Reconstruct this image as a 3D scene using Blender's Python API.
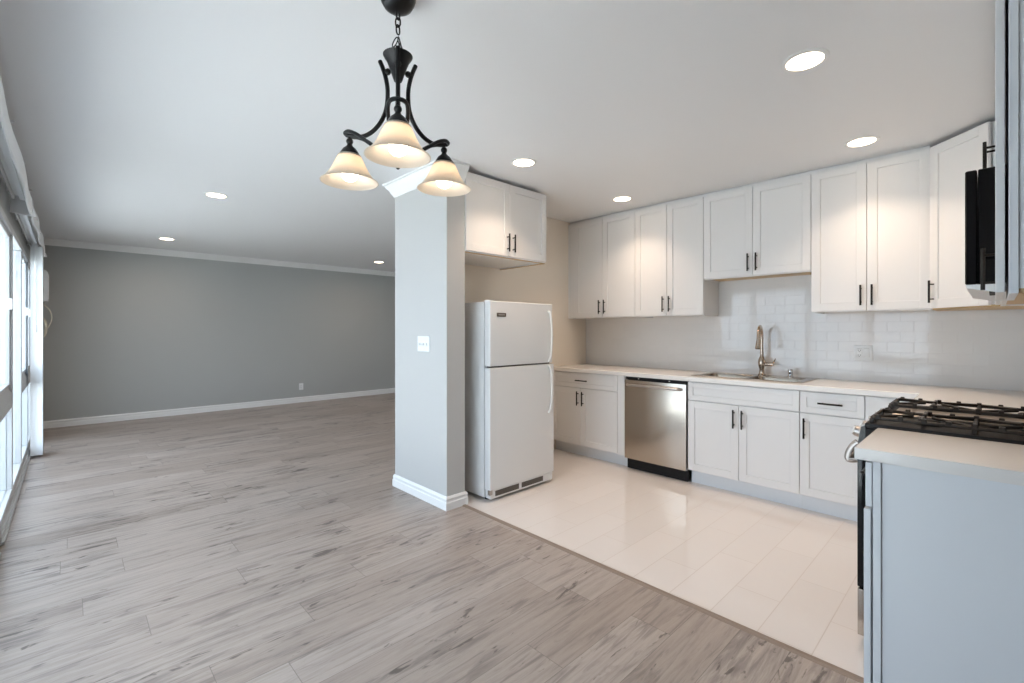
import bpy, bmesh, math, random
from mathutils import Vector, Matrix
random.seed(7)
PI = math.pi
for o in list(bpy.data.objects):
    bpy.data.objects.remove(o, do_unlink=True)
S = bpy.context.scene
COL = S.collection

# ------------------------------------------------------------------ camera, sky, exposure
cam_d = bpy.data.cameras.new('camera')
cam = bpy.data.objects.new('camera', cam_d)
COL.objects.link(cam)
cam.location = (0, 0, 1.30)
cam.rotation_euler = (PI/2, 0, -math.radians(43.789))
cam_d.sensor_width = 36
cam_d.lens = 36*463.28/1024
cam_d.shift_y = -10.5/1024
cam_d.clip_start = 0.02
S.camera = cam
S.view_settings.view_transform = 'Standard'
S.view_settings.look = 'None'
S.view_settings.gamma = 1
S.view_settings.use_curve_mapping = False
S.view_settings.exposure = 0.17

SKY_STRENGTH = 4.8
SUN_STRENGTH = 27.0
DOWNLIGHT_WATTS = 3.9
LIVING_WATTS = 5.0
DOWNLIGHT_SPREAD = 106
BULB_STRENGTH = 10.5
world = bpy.data.worlds.new('overcast_sky')
S.world = world
world.use_nodes = True
bg = world.node_tree.nodes['Background']
bg.inputs['Color'].default_value = (0.70, 0.82, 1.0, 1)
bg.inputs['Strength'].default_value = SKY_STRENGTH


def portal(y0, y1, z0, z1):
    l = bpy.data.lights.new('daylight_portal', 'AREA')
    l.shape = 'RECTANGLE'
    l.size = z1-z0
    l.size_y = y1-y0
    l.cycles.is_portal = True
    o = bpy.data.objects.new('daylight_portal', l)
    COL.objects.link(o)
    o.location = (-.40, (y0+y1)/2, (z0+z1)/2)
    o.rotation_euler = (0, -PI/2, 0)


portal(4.2, 7.6, .1, 2.04)
portal(.65, 3.95, .1, 2.04)
# sun high over the roof: it lights the patio outside and never shines in
sun = bpy.data.lights.new('sun', 'SUN')
sun.energy = SUN_STRENGTH
sun.angle = math.radians(2)
sun.color = (.93, .96, 1.0)
sun_o = bpy.data.objects.new('sun', sun)
COL.objects.link(sun_o)
sun_o.rotation_euler = Vector((-.42, .45, -1)).to_track_quat('-Z', 'Y').to_euler()

# ------------------------------------------------------------------ materials


def mat(name, color, rough=.5, metal=0, spec=.5, coat=0, bump=None, emis=None, aniso=0):
    m = bpy.data.materials.new(name)
    m.use_nodes = True
    nt = m.node_tree
    p = nt.nodes['Principled BSDF']
    p.inputs['Base Color'].default_value = (*color, 1)
    p.inputs['Roughness'].default_value = rough
    p.inputs['Metallic'].default_value = metal
    p.inputs['Specular IOR Level'].default_value = spec
    p.inputs['Coat Weight'].default_value = coat
    if aniso:
        p.inputs['Anisotropic'].default_value = aniso
    if emis:
        p.inputs['Emission Color'].default_value = (*emis[0], 1)
        p.inputs['Emission Strength'].default_value = emis[1]
    if bump:
        scale, strength, dist = bump
        tc = nt.nodes.new('ShaderNodeTexCoord')
        n = nt.nodes.new('ShaderNodeTexNoise')
        n.inputs['Scale'].default_value = scale
        n.inputs['Detail'].default_value = 3
        b = nt.nodes.new('ShaderNodeBump')
        b.inputs['Strength'].default_value = strength
        b.inputs['Distance'].default_value = dist
        nt.links.new(tc.outputs['Object'], n.inputs['Vector'])
        nt.links.new(n.outputs['Fac'], b.inputs['Height'])
        nt.links.new(b.outputs['Normal'], p.inputs['Normal'])
    return m


M = {}
M['ceiling'] = mat('ceiling_paint', (.84, .84, .845), .45, spec=.35, bump=(60, .05, .002))
M['wall'] = mat('pale_wall_paint', (.52, .515, .50), .55, bump=(90, .06, .001))
M['grey_wall'] = mat('grey_wall_paint', (.43, .44, .43), .55, bump=(90, .06, .001))
M['cream_wall'] = mat('cream_wall_colour', (.86, .79, .69), .55, bump=(90, .06, .001))  # lighter and warmer colour than the pier wall
M['trim'] = mat('white_trim_paint', (.84, .84, .83), .35)
M['cab'] = mat('white_cabinet_paint', (.80, .79, .775), .38)
M['carcass'] = mat('white_cabinet_side', (.76, .775, .79), .5)
M['counter'] = mat('white_quartz', (.82, .785, .745), .22, bump=(200, .02, .0005))
M['wood_under'] = mat('maple_underside', (.60, .42, .22), .5)
M['bronze'] = mat('dark_bronze', (.022, .018, .015), .38, .75)
M['oil_bronze'] = mat('oil_rubbed_bronze', (.018, .017, .017), .34, .6)
M['black'] = mat('black_gloss', (.004, .004, .0045), .16, spec=.35)
M['black_matte'] = mat('black_matte', (.010, .009, .009), .55, spec=.25)
M['iron'] = mat('cast_iron', (.020, .014, .010), .45, spec=.4)
M['griddle'] = mat('griddle_steel', (.42, .36, .30), .32, .8)
M['fridge'] = mat('white_enamel', (.80, .80, .79), .33, bump=(350, .05, .0005))
M['fridge_handle'] = mat('white_plastic_handle', (.82, .82, .80), .35)
M['dark_grey'] = mat('dark_grey_plastic', (.10, .085, .07), .5)
M['badge'] = mat('grey_badge', (.16, .13, .10), .35, .5)
M['silver'] = mat('silver', (.52, .48, .45), .33, 1)
M['chrome'] = mat('chrome', (.70, .69, .68), .12, 1)
M['nickel'] = mat('warm_brushed_nickel', (.52, .43, .35), .25, 1)
M['plastic'] = mat('white_plastic', (.80, .81, .81), .4)
M['slot'] = mat('dark_slot', (.03, .03, .03), .6)
M['vinyl'] = mat('white_vinyl', (.72, .735, .745), .4)
M['track'] = mat('lit_track_vinyl', (.87, .88, .885), .4)  # same white vinyl as the vanes, colour lightened to stand in for brighter light
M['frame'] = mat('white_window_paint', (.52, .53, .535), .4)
M['beige'] = mat('beige_cord', (.62, .58, .48), .5)
M['patio'] = mat('pale_concrete', (.55, .55, .53), .9)
M['oak_strip'] = mat('oak_transition', (.25, .19, .15), .45)
M['lens'] = mat('lamp_lens', (1, .9, .75), .5, emis=((1, .78, .56), 14))
M['bulb'] = mat('bulb_glow', (1, .9, .75), .5, emis=((1, .83, .66), BULB_STRENGTH))


def steel_mat():
    m = mat('brushed_stainless', (.46, .41, .355), .27, 1)
    nt = m.node_tree
    p = nt.nodes['Principled BSDF']
    tc = nt.nodes.new('ShaderNodeTexCoord')
    mp = nt.nodes.new('ShaderNodeMapping')
    mp.inputs['Scale'].default_value = (1, 1, 900)
    n = nt.nodes.new('ShaderNodeTexNoise')
    n.inputs['Scale'].default_value = 4
    r = nt.nodes.new('ShaderNodeMapRange')
    r.inputs['To Min'].default_value = .19
    r.inputs['To Max'].default_value = .23
    nt.links.new(tc.outputs['Object'], mp.inputs['Vector'])
    nt.links.new(mp.outputs['Vector'], n.inputs['Vector'])
    nt.links.new(n.outputs['Fac'], r.inputs['Value'])
    nt.links.new(r.outputs['Result'], p.inputs['Roughness'])
    return m


M['steel'] = steel_mat()
M['steel_bowl'] = mat('shaded_sink_steel', (.36, .31, .255), .22, 1)  # rim's own steel, with the bowls' shade and dark reflections put into its colour


def glass_pane_mat():
    m = bpy.data.materials.new('window_glass')
    m.use_nodes = True
    nt = m.node_tree
    nt.nodes.clear()
    out = nt.nodes.new('ShaderNodeOutputMaterial')
    mx = nt.nodes.new('ShaderNodeMixShader')
    t = nt.nodes.new('ShaderNodeBsdfTransparent')
    t.inputs['Color'].default_value = (.96, .98, .97, 1)
    g = nt.nodes.new('ShaderNodeBsdfGlossy')
    g.inputs['Roughness'].default_value = 0.0
    mx.inputs['Fac'].default_value = .06
    nt.links.new(t.outputs[0], mx.inputs[1])
    nt.links.new(g.outputs[0], mx.inputs[2])
    nt.links.new(mx.outputs[0], out.inputs['Surface'])
    return m


M['glass'] = glass_pane_mat()


def shade_mat():
    m = bpy.data.materials.new('frosted_shade_glass')
    m.use_nodes = True
    nt = m.node_tree
    nt.nodes.clear()
    out = nt.nodes.new('ShaderNodeOutputMaterial')
    a = nt.nodes.new('ShaderNodeBsdfDiffuse')
    a.inputs['Color'].default_value = (.82, .76, .68, 1)
    b = nt.nodes.new('ShaderNodeBsdfTranslucent')
    b.inputs['Color'].default_value = (.85, .77, .66, 1)
    g = nt.nodes.new('ShaderNodeBsdfGlossy')
    g.inputs['Roughness'].default_value = .25
    m1 = nt.nodes.new('ShaderNodeMixShader')
    m1.inputs['Fac'].default_value = .55
    m2 = nt.nodes.new('ShaderNodeMixShader')
    m2.inputs['Fac'].default_value = .06
    nt.links.new(a.outputs[0], m1.inputs[1])
    nt.links.new(b.outputs[0], m1.inputs[2])
    nt.links.new(m1.outputs[0], m2.inputs[1])
    nt.links.new(g.outputs[0], m2.inputs[2])
    nt.links.new(m2.outputs[0], out.inputs['Surface'])
    return m


M['shade'] = shade_mat()


def math_node(nt, op, a, b=None):
    n = nt.nodes.new('ShaderNodeMath')
    n.operation = op
    for i, v in enumerate((a, b)):
        if v is None:
            continue
        if isinstance(v, (int, float)):
            n.inputs[i].default_value = v
        else:
            nt.links.new(v, n.inputs[i])
    return n.outputs[0]


def ramp(nt, fac, stops):
    r = nt.nodes.new('ShaderNodeValToRGB')
    e = r.color_ramp.elements
    while len(e) < len(stops):
        e.new(.5)
    for el, (p, c) in zip(e, stops):
        el.position = p
        el.color = (*c, 1)
    nt.links.new(fac, r.inputs['Fac'])
    return r.outputs['Color']


def mixrgb(nt, mode, fac, a, b):
    n = nt.nodes.new('ShaderNodeMix')
    n.data_type = 'RGBA'
    n.blend_type = mode
    for sock, v in ((n.inputs[0], fac), (n.inputs[6], a), (n.inputs[7], b)):
        if isinstance(v, (int, float)):
            sock.default_value = v
        elif isinstance(v, tuple):
            sock.default_value = (*v, 1)
        else:
            nt.links.new(v, sock)
    return n.outputs[2]


def plank_mat():
    m = bpy.data.materials.new('grey_laminate_planks')
    m.use_nodes = True
    nt = m.node_tree
    p = nt.nodes['Principled BSDF']
    tc = nt.nodes.new('ShaderNodeTexCoord')
    sx = nt.nodes.new('ShaderNodeSeparateXYZ')
    nt.links.new(tc.outputs['Object'], sx.inputs[0])
    X, Y = sx.outputs[0], sx.outputs[1]
    W, LN = .192, 1.28
    yr = math_node(nt, 'DIVIDE', Y, W)
    row = math_node(nt, 'FLOOR', yr)
    wn = nt.nodes.new('ShaderNodeTexWhiteNoise')
    wn.noise_dimensions = '1D'
    nt.links.new(row, wn.inputs['W'])
    xs = math_node(nt, 'ADD', math_node(nt, 'DIVIDE', X, LN), wn.outputs['Value'])
    col = math_node(nt, 'FLOOR', xs)
    cb = nt.nodes.new('ShaderNodeCombineXYZ')
    nt.links.new(row, cb.inputs[0])
    nt.links.new(col, cb.inputs[1])
    wn2 = nt.nodes.new('ShaderNodeTexWhiteNoise')
    wn2.noise_dimensions = '3D'
    nt.links.new(cb.outputs[0], wn2.inputs['Vector'])
    tone = wn2.outputs['Value']
    # per plank shifted coordinates
    zoff = math_node(nt, 'MULTIPLY', tone, 37.0)
    cc = nt.nodes.new('ShaderNodeCombineXYZ')
    nt.links.new(X, cc.inputs[0])
    nt.links.new(Y, cc.inputs[1])
    nt.links.new(zoff, cc.inputs[2])

    def noise(scale, mapscale, detail=4, rough=.55, dist=0):
        mp = nt.nodes.new('ShaderNodeMapping')
        mp.inputs['Scale'].default_value = mapscale
        nt.links.new(cc.outputs[0], mp.inputs['Vector'])
        n = nt.nodes.new('ShaderNodeTexNoise')
        n.inputs['Scale'].default_value = scale
        n.inputs['Detail'].default_value = detail
        n.inputs['Roughness'].default_value = rough
        n.inputs['Distortion'].default_value = dist
        nt.links.new(mp.outputs[0], n.inputs['Vector'])
        return n.outputs['Fac']
    base = ramp(nt, tone, [(0, (.35, .292, .255)), (.5, (.392, .335, .297)), (1, (.432, .376, .34))])
    grain = ramp(nt, noise(4, (.7, 11, 1), 6, .6, .8), [(.30, (.80, .79, .78)), (.5, (1, 1, 1)), (.70, (1.13, 1.13, 1.13))])
    c = mixrgb(nt, 'MULTIPLY', 1.0, base, grain)
    fine = ramp(nt, noise(30, (1.0, 30, 1), 3, .6), [(.3, (.91, .90, .89)), (.6, (1.03, 1.03, 1.03))])
    c = mixrgb(nt, 'MULTIPLY', 1.0, c, fine)
    # dark rustic streaks and knots, gathered in clusters
    mask = noise(1.0, (1.6, 4.2, 1), 2, .5, .3)
    bias = math_node(nt, 'MULTIPLY', math_node(nt, 'SUBTRACT', mask, .5), .55)
    st = math_node(nt, 'ADD', noise(2.4, (1.3, 11, 1), 5, .6, .9), bias)
    stf = ramp(nt, st, [(.535, (0, 0, 0)), (.62, (.55, .55, .55)), (.74, (1, 1, 1))])
    c = mixrgb(nt, 'MIX', math_node(nt, 'MULTIPLY', stf, .68), c, (.15, .125, .115))
    kn = math_node(nt, 'ADD', noise(4.5, (1.5, 6.0, 1), 3, .6, .6), bias)
    knf = ramp(nt, kn, [(.655, (0, 0, 0)), (.72, (1, 1, 1))])
    c = mixrgb(nt, 'MIX', math_node(nt, 'MULTIPLY', knf, .78), c, (.075, .06, .052))
    # seams
    fy = math_node(nt, 'FRACT', yr)
    fx = math_node(nt, 'FRACT', xs)
    dy = math_node(nt, 'MINIMUM', fy, math_node(nt, 'SUBTRACT', 1, fy))
    dx = math_node(nt, 'MULTIPLY', math_node(nt, 'MINIMUM', fx, math_node(nt, 'SUBTRACT', 1, fx)), LN/W)
    d = math_node(nt, 'MINIMUM', dy, dx)
    seam = math_node(nt, 'LESS_THAN', d, .007)
    c = mixrgb(nt, 'MIX', math_node(nt, 'MULTIPLY', seam, .6), c, (.12, .10, .09))
    nt.links.new(c, p.inputs['Base Color'])
    rr = nt.nodes.new('ShaderNodeMapRange')
    rr.inputs['To Min'].default_value = .30
    rr.inputs['To Max'].default_value = .44
    nt.links.new(noise(20, (1, 12, 1)), rr.inputs['Value'])
    nt.links.new(rr.outputs[0], p.inputs['Roughness'])
    b = nt.nodes.new('ShaderNodeBump')
    b.inputs['Strength'].default_value = .12
    b.inputs['Distance'].default_value = .002
    nt.links.new(noise(30, (1, 24, 1), 3), b.inputs['Height'])
    nt.links.new(b.outputs[0], p.inputs['Normal'])
    return m


M['planks'] = plank_mat()


def tile_mat(name, tile, grout, bw, rh, mortar, rough, ofs, axes, bump=.4, wav=0.0, vary=.03):
    """running-bond tiles on object coordinates; axes = which coordinates run along / across."""
    m = bpy.data.materials.new(name)
    m.use_nodes = True
    nt = m.node_tree
    p = nt.nodes['Principled BSDF']
    tc = nt.nodes.new('ShaderNodeTexCoord')
    sx = nt.nodes.new('ShaderNodeSeparateXYZ')
    nt.links.new(tc.outputs['Object'], sx.inputs[0])
    cb = nt.nodes.new('ShaderNodeCombineXYZ')
    nt.links.new(math_node(nt, 'ADD', sx.outputs[axes[0]], ofs[0]), cb.inputs[0])
    nt.links.new(math_node(nt, 'ADD', sx.outputs[axes[1]], ofs[1]), cb.inputs[1])
    br = nt.nodes.new('ShaderNodeTexBrick')
    br.offset = .5
    br.inputs['Scale'].default_value = 1
    br.inputs['Brick Width'].default_value = bw
    br.inputs['Row Height'].default_value = rh
    br.inputs['Mortar Size'].default_value = mortar
    br.inputs['Mortar Smooth'].default_value = .3
    br.inputs['Bias'].default_value = 0
    br.inputs['Color1'].default_value = (*tile, 1)
    br.inputs['Color2'].default_value = (*[t*(1-vary) for t in tile], 1)
    br.inputs['Mortar'].default_value = (*grout, 1)
    nt.links.new(cb.outputs[0], br.inputs['Vector'])
    nt.links.new(br.outputs['Color'], p.inputs['Base Color'])
    r = nt.nodes.new('ShaderNodeMapRange')
    r.inputs['To Min'].default_value = rough
    r.inputs['To Max'].default_value = .6
    nt.links.new(br.outputs['Fac'], r.inputs['Value'])
    nt.links.new(r.outputs[0], p.inputs['Roughness'])
    b = nt.nodes.new('ShaderNodeBump')
    b.invert = True
    b.inputs['Strength'].default_value = bump
    b.inputs['Distance'].default_value = .001
    nt.links.new(br.outputs['Fac'], b.inputs['Height'])
    last = b.outputs[0]
    if wav:
        n = nt.nodes.new('ShaderNodeTexNoise')
        n.inputs['Scale'].default_value = 14
        n.inputs['Detail'].default_value = 1
        nt.links.new(tc.outputs['Object'], n.inputs['Vector'])
        b2 = nt.nodes.new('ShaderNodeBump')
        b2.inputs['Strength'].default_value = wav
        b2.inputs['Distance'].default_value = .004
        nt.links.new(n.outputs['Fac'], b2.inputs['Height'])
        nt.links.new(last, b2.inputs['Normal'])
        last = b2.outputs[0]
    nt.links.new(last, p.inputs['Normal'])
    return m


M['floor_tile'] = tile_mat('polished_floor_tile', (.76, .715, .685), (.55, .49, .45), .61, .2035, .0022, .07,
                           (-2.465+.61*2, -.51+.2035*20), (0, 1), bump=.2, vary=.04)
M['subway'] = tile_mat('white_subway_tile', (.80, .79, .775), (.755, .74, .725), .152, .0765, .0018, .06,
                       (4.0, -.914+.0765*2), (1, 2), bump=.6, wav=.12, vary=.02)
M['subway_x'] = tile_mat('white_subway_tile_side', (.80, .79, .775), (.755, .74, .725), .152, .0765, .0018, .06,
                         (4.0, -.914+.0765*2), (0, 2), bump=.6, wav=.12, vary=.02)

# ------------------------------------------------------------------ mesh helpers


class MB:
    def __init__(s):
        s.bm = bmesh.new()

    def box(s, x0, x1, y0, y1, z0, z1, bev=0.0, seg=1):
        bm = s.bm
        x0, x1 = sorted((x0, x1))
        y0, y1 = sorted((y0, y1))
        z0, z1 = sorted((z0, z1))
        v = [bm.verts.new((x, y, z)) for x in (x0, x1) for y in (y0, y1) for z in (z0, z1)]
        F = [(0, 1, 3, 2), (4, 6, 7, 5), (0, 4, 5, 1), (2, 3, 7, 6), (0, 2, 6, 4), (1, 5, 7, 3)]
        fs = [bm.faces.new([v[i] for i in f]) for f in F]
        if bev:
            es = list({e for f in fs for e in f.edges})
            bmesh.ops.bevel(bm, geom=es, offset=bev, segments=seg, affect='EDGES', profile=.7)
        return s

    def prism(s, poly, axis, a, b):
        """poly: 2D points; axis 0/1/2 = extrusion axis from a to b; the 2D are the other two in order."""
        bm = s.bm

        def P(p, t):
            q = list(p)
            q.insert(axis, t)
            return q
        va = [bm.verts.new(P(p, a)) for p in poly]
        vb = [bm.verts.new(P(p, b)) for p in poly]
        n = len(poly)
        fs = [bm.faces.new(va[::-1]), bm.faces.new(vb)]
        for i in range(n):
            fs.append(bm.faces.new([va[i], va[(i+1) % n], vb[(i+1) % n], vb[i]]))
        bmesh.ops.recalc_face_normals(bm, faces=fs)
        return s

    def lathe(s, prof, c=(0, 0, 0), n=24, mtx=None, cap0=True, cap1=True):
        bm = s.bm
        rings = []
        for r, z in prof:
            ring = []
            for k in range(n):
                a = 2*PI*k/n
                v = Vector((r*math.cos(a), r*math.sin(a), z))
                if mtx:
                    v = mtx @ v
                ring.append(bm.verts.new(v+Vector(c)))
            rings.append(ring)
        fs = []
        for A, B in zip(rings, rings[1:]):
            for k in range(n):
                fs.append(bm.faces.new([A[k], A[(k+1) % n], B[(k+1) % n], B[k]]))
        if cap0:
            fs.append(bm.faces.new(rings[0][::-1]))
        if cap1:
            fs.append(bm.faces.new(rings[-1]))
        bmesh.ops.recalc_face_normals(bm, faces=fs)
        return s

    def tube(s, pts, r, n=8, closed=False, flat=1.0):
        bm = s.bm
        pts = [Vector(p) for p in pts]
        N = len(pts)
        rs = r if isinstance(r, (list, tuple)) else [r]*N
        T = []
        for i in range(N):
            if closed:
                t = pts[(i+1) % N]-pts[i-1]
            else:
                t = pts[min(i+1, N-1)]-pts[max(i-1, 0)]
            T.append(t.normalized())
        u = T[0].orthogonal().normalized()
        rings = []
        for i in range(N):
            u = (u-T[i]*u.dot(T[i])).normalized()
            w = T[i].cross(u)
            rings.append([bm.verts.new(pts[i]+(u*math.cos(2*PI*k/n)+w*math.sin(2*PI*k/n)*flat)*rs[i]) for k in range(n)])
        fs = []
        R = range(N if closed else N-1)
        for i in R:
            A, B = rings[i], rings[(i+1) % N]
            # match twist on closing
            sh = 0
            if closed and i == N-1:
                sh = min(range(n), key=lambda q: (A[0].co-B[q].co).length)
            for k in range(n):
                fs.append(bm.faces.new([A[k], A[(k+1) % n], B[(k+1+sh) % n], B[(k+sh) % n]]))
        if not closed:
            fs.append(bm.faces.new(rings[0][::-1]))
            fs.append(bm.faces.new(rings[-1]))
        bmesh.ops.recalc_face_normals(bm, faces=fs)
        return s

    def cyl(s, p0, p1, r, n=16):
        return s.tube([p0, p1], r, n)

    def sphere(s, c, r, n=14):
        prof = []
        m = n//2
        for i in range(1, m):
            a = -PI/2+PI*i/m
            prof.append((r*math.cos(a), r*math.sin(a)))
        return s.lathe(prof, c, n)

    def slab(s, xs, ys, mask, z0, z1):
        """grid slab with holes: mask[i][j] true = solid cell; shared verts, no inner faces."""
        bm = s.bm
        V = {}

        def v(i, j, k):
            if (i, j, k) not in V:
                V[(i, j, k)] = bm.verts.new((xs[i], ys[j], (z0, z1)[k]))
            return V[(i, j, k)]
        nx, ny = len(xs)-1, len(ys)-1
        sol = lambda i, j: 0 <= i < nx and 0 <= j < ny and mask[i][j]
        for i in range(nx):
            for j in range(ny):
                if not sol(i, j):
                    continue
                bm.faces.new([v(i, j, 1), v(i+1, j, 1), v(i+1, j+1, 1), v(i, j+1, 1)])
                bm.faces.new([v(i, j+1, 0), v(i+1, j+1, 0), v(i+1, j, 0), v(i, j, 0)])
                for (a, b, di, dj) in (((i, j), (i+1, j), 0, -1), ((i+1, j), (i+1, j+1), 1, 0),
                                       ((i+1, j+1), (i, j+1), 0, 1), ((i, j+1), (i, j), -1, 0)):
                    if not sol(i+di, j+dj):
                        bm.faces.new([v(*a, 0), v(*b, 0), v(*b, 1), v(*a, 1)])
        return s

    def build(s, name, m, parent=None, smooth=True, loc=None):
        me = bpy.data.meshes.new(name)
        bmesh.ops.remove_doubles(s.bm, verts=s.bm.verts, dist=1e-6)
        s.bm.to_mesh(me)
        s.bm.free()
        me.materials.append(m)
        if smooth:
            me.polygons.foreach_set('use_smooth', [True]*len(me.polygons))
            me.set_sharp_from_angle(angle=math.radians(35))
        o = bpy.data.objects.new(name, me)
        COL.objects.link(o)
        if parent:
            o.parent = parent
        if loc:
            o.location = loc
        return o


def tag(o, label=None, cat=None, group=None, kind=None):
    if label:
        o['label'] = label
    if cat:
        o['category'] = cat
    if group:
        o['group'] = group
    if kind:
        o['kind'] = kind
    return o


def thing(name, label, cat, loc=(0, 0, 0), rotz=0, group=None, kind=None):
    o = bpy.data.objects.new(name, None)
    o.empty_display_size = .1
    COL.objects.link(o)
    o.location = loc
    o.rotation_euler = (0, 0, rotz)
    return tag(o, label, cat, group, kind)


def struct(name, mb, m, label, cat, smooth=False):
    o = mb.build(name, m, None, smooth)
    return tag(o, label, cat, None, 'structure')


def dup(root, loc, rotz, label, group=None):
    r = root.copy()
    COL.objects.link(r)
    r.location = loc
    r.rotation_euler = (0, 0, rotz)
    r['label'] = label
    if group:
        r['group'] = group
    for ch in list(root.children):
        c = ch.copy()
        COL.objects.link(c)
        c.parent = r
        for g in list(ch.children):
            d = g.copy()
            COL.objects.link(d)
            d.parent = c
    return r


def bezier(p0, p1, p2, p3, n=12):
    out = []
    for i in range(n+1):
        t = i/n
        out.append(tuple(((1-t)**3)*a+3*t*(1-t)**2*b+3*t*t*(1-t)*c+t**3*d for a, b, c, d in zip(p0, p1, p2, p3)))
    return out


def catmull(P, n=6):
    P = [Vector(p) for p in P]
    out = []
    for i in range(len(P)-1):
        a, b, c, d = P[max(i-1, 0)], P[i], P[i+1], P[min(i+2, len(P)-1)]
        for k in range(n):
            t = k/n
            out.append(.5*((2*b)+(c-a)*t+(2*a-5*b+4*c-d)*t*t+(3*b-a-3*c+d)*t**3))
    out.append(P[-1])
    return out


# ------------------------------------------------------------------ room shell
H = 2.53
WX = -.31        # window wall, room side
BX = 4.42        # kitchen back wall
RY = 3.35        # wall behind the fridge
SY = -.31        # wall behind the range
FY = 8.76        # far grey wall
EX = 5.40        # living room right wall
SEAM = 2.135
NY = -2.6        # wall behind the camera

# floors
m = MB()
m.slab([WX-.02, SEAM-.02, EX], [NY, 3.40, FY], [[1, 1], [0, 1]], -.06, 0)
struct('floor', m, M['planks'], 'grey wood-look laminate plank floor of the living and dining area', 'floor')
m = MB().box(SEAM+.012, BX, SY, RY, -.06, 0.0)
struct('floor_tile', m, M['floor_tile'], 'glossy white rectangular tile floor of the kitchen', 'floor')
m = MB().prism([(SEAM-.022, -.03), (SEAM-.022, .001), (SEAM-.014, .006), (SEAM+.008, .006), (SEAM+.013, .001), (SEAM+.013, -.03)], 1, SY, 2.74)
struct('trim_1', m, M['oak_strip'], 'thin brown transition strip between laminate and white tile', 'floor trim')
# ceiling
m = MB().box(WX-.2, EX+.1, NY-.1, FY+.1, H, H+.1)
struct('ceiling', m, M['ceiling'], 'flat white painted ceiling over kitchen and living room', 'ceiling')
# walls
m = MB().box(WX-.15, EX+.1, FY, FY+.12, -.06, H)
struct('wall_far', m, M['grey_wall'], 'grey painted wall at the far end of the living room', 'wall')
m = MB().box(EX, EX+.1, RY, FY, -.06, H)
struct('wall_living_right', m, M['grey_wall'], 'grey living room wall hidden behind the white pier', 'wall')
# window wall with two openings
O1 = (.60, 3.98)
O2 = (4.16, 7.62)
ZT = 2.07
m = MB()
m.slab([0, 1], [0, 1], [[1]], 0, 1) if False else None
for (a, b, z0, z1) in ((NY-.1, O1[0], -.06, H), (O1[0], O1[1], ZT, H), (O1[1], O2[0], -.06, H), (O2[0], O2[1], ZT, H), (O2[1], FY, -.06, H)):
    m.box(WX-.14, WX, a, b, z0, z1)
struct('wall_window', m, M['grey_wall'], 'grey wall around the tall white windows on the left', 'wall')
m = MB().box(WX-.15, 1.85, NY-.1, NY, -.06, H)
struct('wall_behind', m, M['wall'], 'pale wall behind the camera', 'wall')
m = MB().box(1.85, 1.95, NY-.1, SY-.1, -.06, H)
struct('wall_dining_right', m, M['wall'], 'pale dining wall behind the camera on the right', 'wall')
m = MB().box(1.85, BX+.12, SY-.1, SY, -.06, H)
struct('wall_range', m, M['subway_x'], 'white tiled wall behind the gas range', 'wall')
m = MB().box(BX, BX+.12, SY, RY+.14, -.06, H)
struct('wall_backsplash', m, M['subway'], 'kitchen wall of glossy white subway tile above the sink', 'wall')
m = MB().box(1.985, 2.15, 2.755, RY+.14, -.06, H)
struct('wall_pier', m, M['wall'], 'pale wall end that juts out beside the white refrigerator', 'wall')
m = MB().box(2.1505, EX, RY, RY+.14, -.06, H)
struct('wall_alcove', m, M['cream_wall'], 'cream wall behind the white refrigerator', 'wall')
# exterior ground seen as a bright patio
m = MB().box(-9, WX-.16, -8, 14, -.2, -.08)
struct('patio', m, M['patio'], 'pale concrete patio outside the left windows', 'patio')


def profile_run(path, prof, closed_ends=True):
    """sweep a (offset outward, z) profile along a 2D path whose outward side is to the LEFT; mitred."""
    mb = MB()
    bm = mb.bm
    P = [Vector(p) for p in path]
    rows = []
    for i, p in enumerate(P):
        ns = []
        if i > 0:
            d = (P[i]-P[i-1]).normalized()
            ns.append(Vector((-d.y, d.x)))
        if i < len(P)-1:
            d = (P[i+1]-P[i]).normalized()
            ns.append(Vector((-d.y, d.x)))
        nrm = sum(ns, Vector((0, 0)))
        nrm = nrm/nrm.dot(ns[0])
        rows.append([bm.verts.new((p.x+nrm.x*o, p.y+nrm.y*o, z)) for o, z in prof])
    fs = []
    n = len(prof)
    for A, B in zip(rows, rows[1:]):
        for k in range(n):
            fs.append(bm.faces.new([A[k], A[(k+1) % n], B[(k+1) % n], B[k]]))
    fs.append(bm.faces.new(rows[0]))
    fs.append(bm.faces.new(rows[-1][::-1]))
    bmesh.ops.recalc_face_normals(bm, faces=fs)
    return mb


def base_prof(h):
    return [(0, 0), (.016, 0), (.016, h*.55), (.012, h*.60), (.012, h*.78), (.014, h*.82), (.010, h*.92), (.004, h), (0, h)]


def crown_prof(h, w):
    return [(0, H-h), (w*.12, H-h), (w*.16, H-h*.86), (w*.35, H-h*.70), (w*.45, H-h*.52), (w*.75, H-h*.28), (w*.85, H-h*.14), (w, H-h*.12), (w, H), (0, H)]


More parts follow.
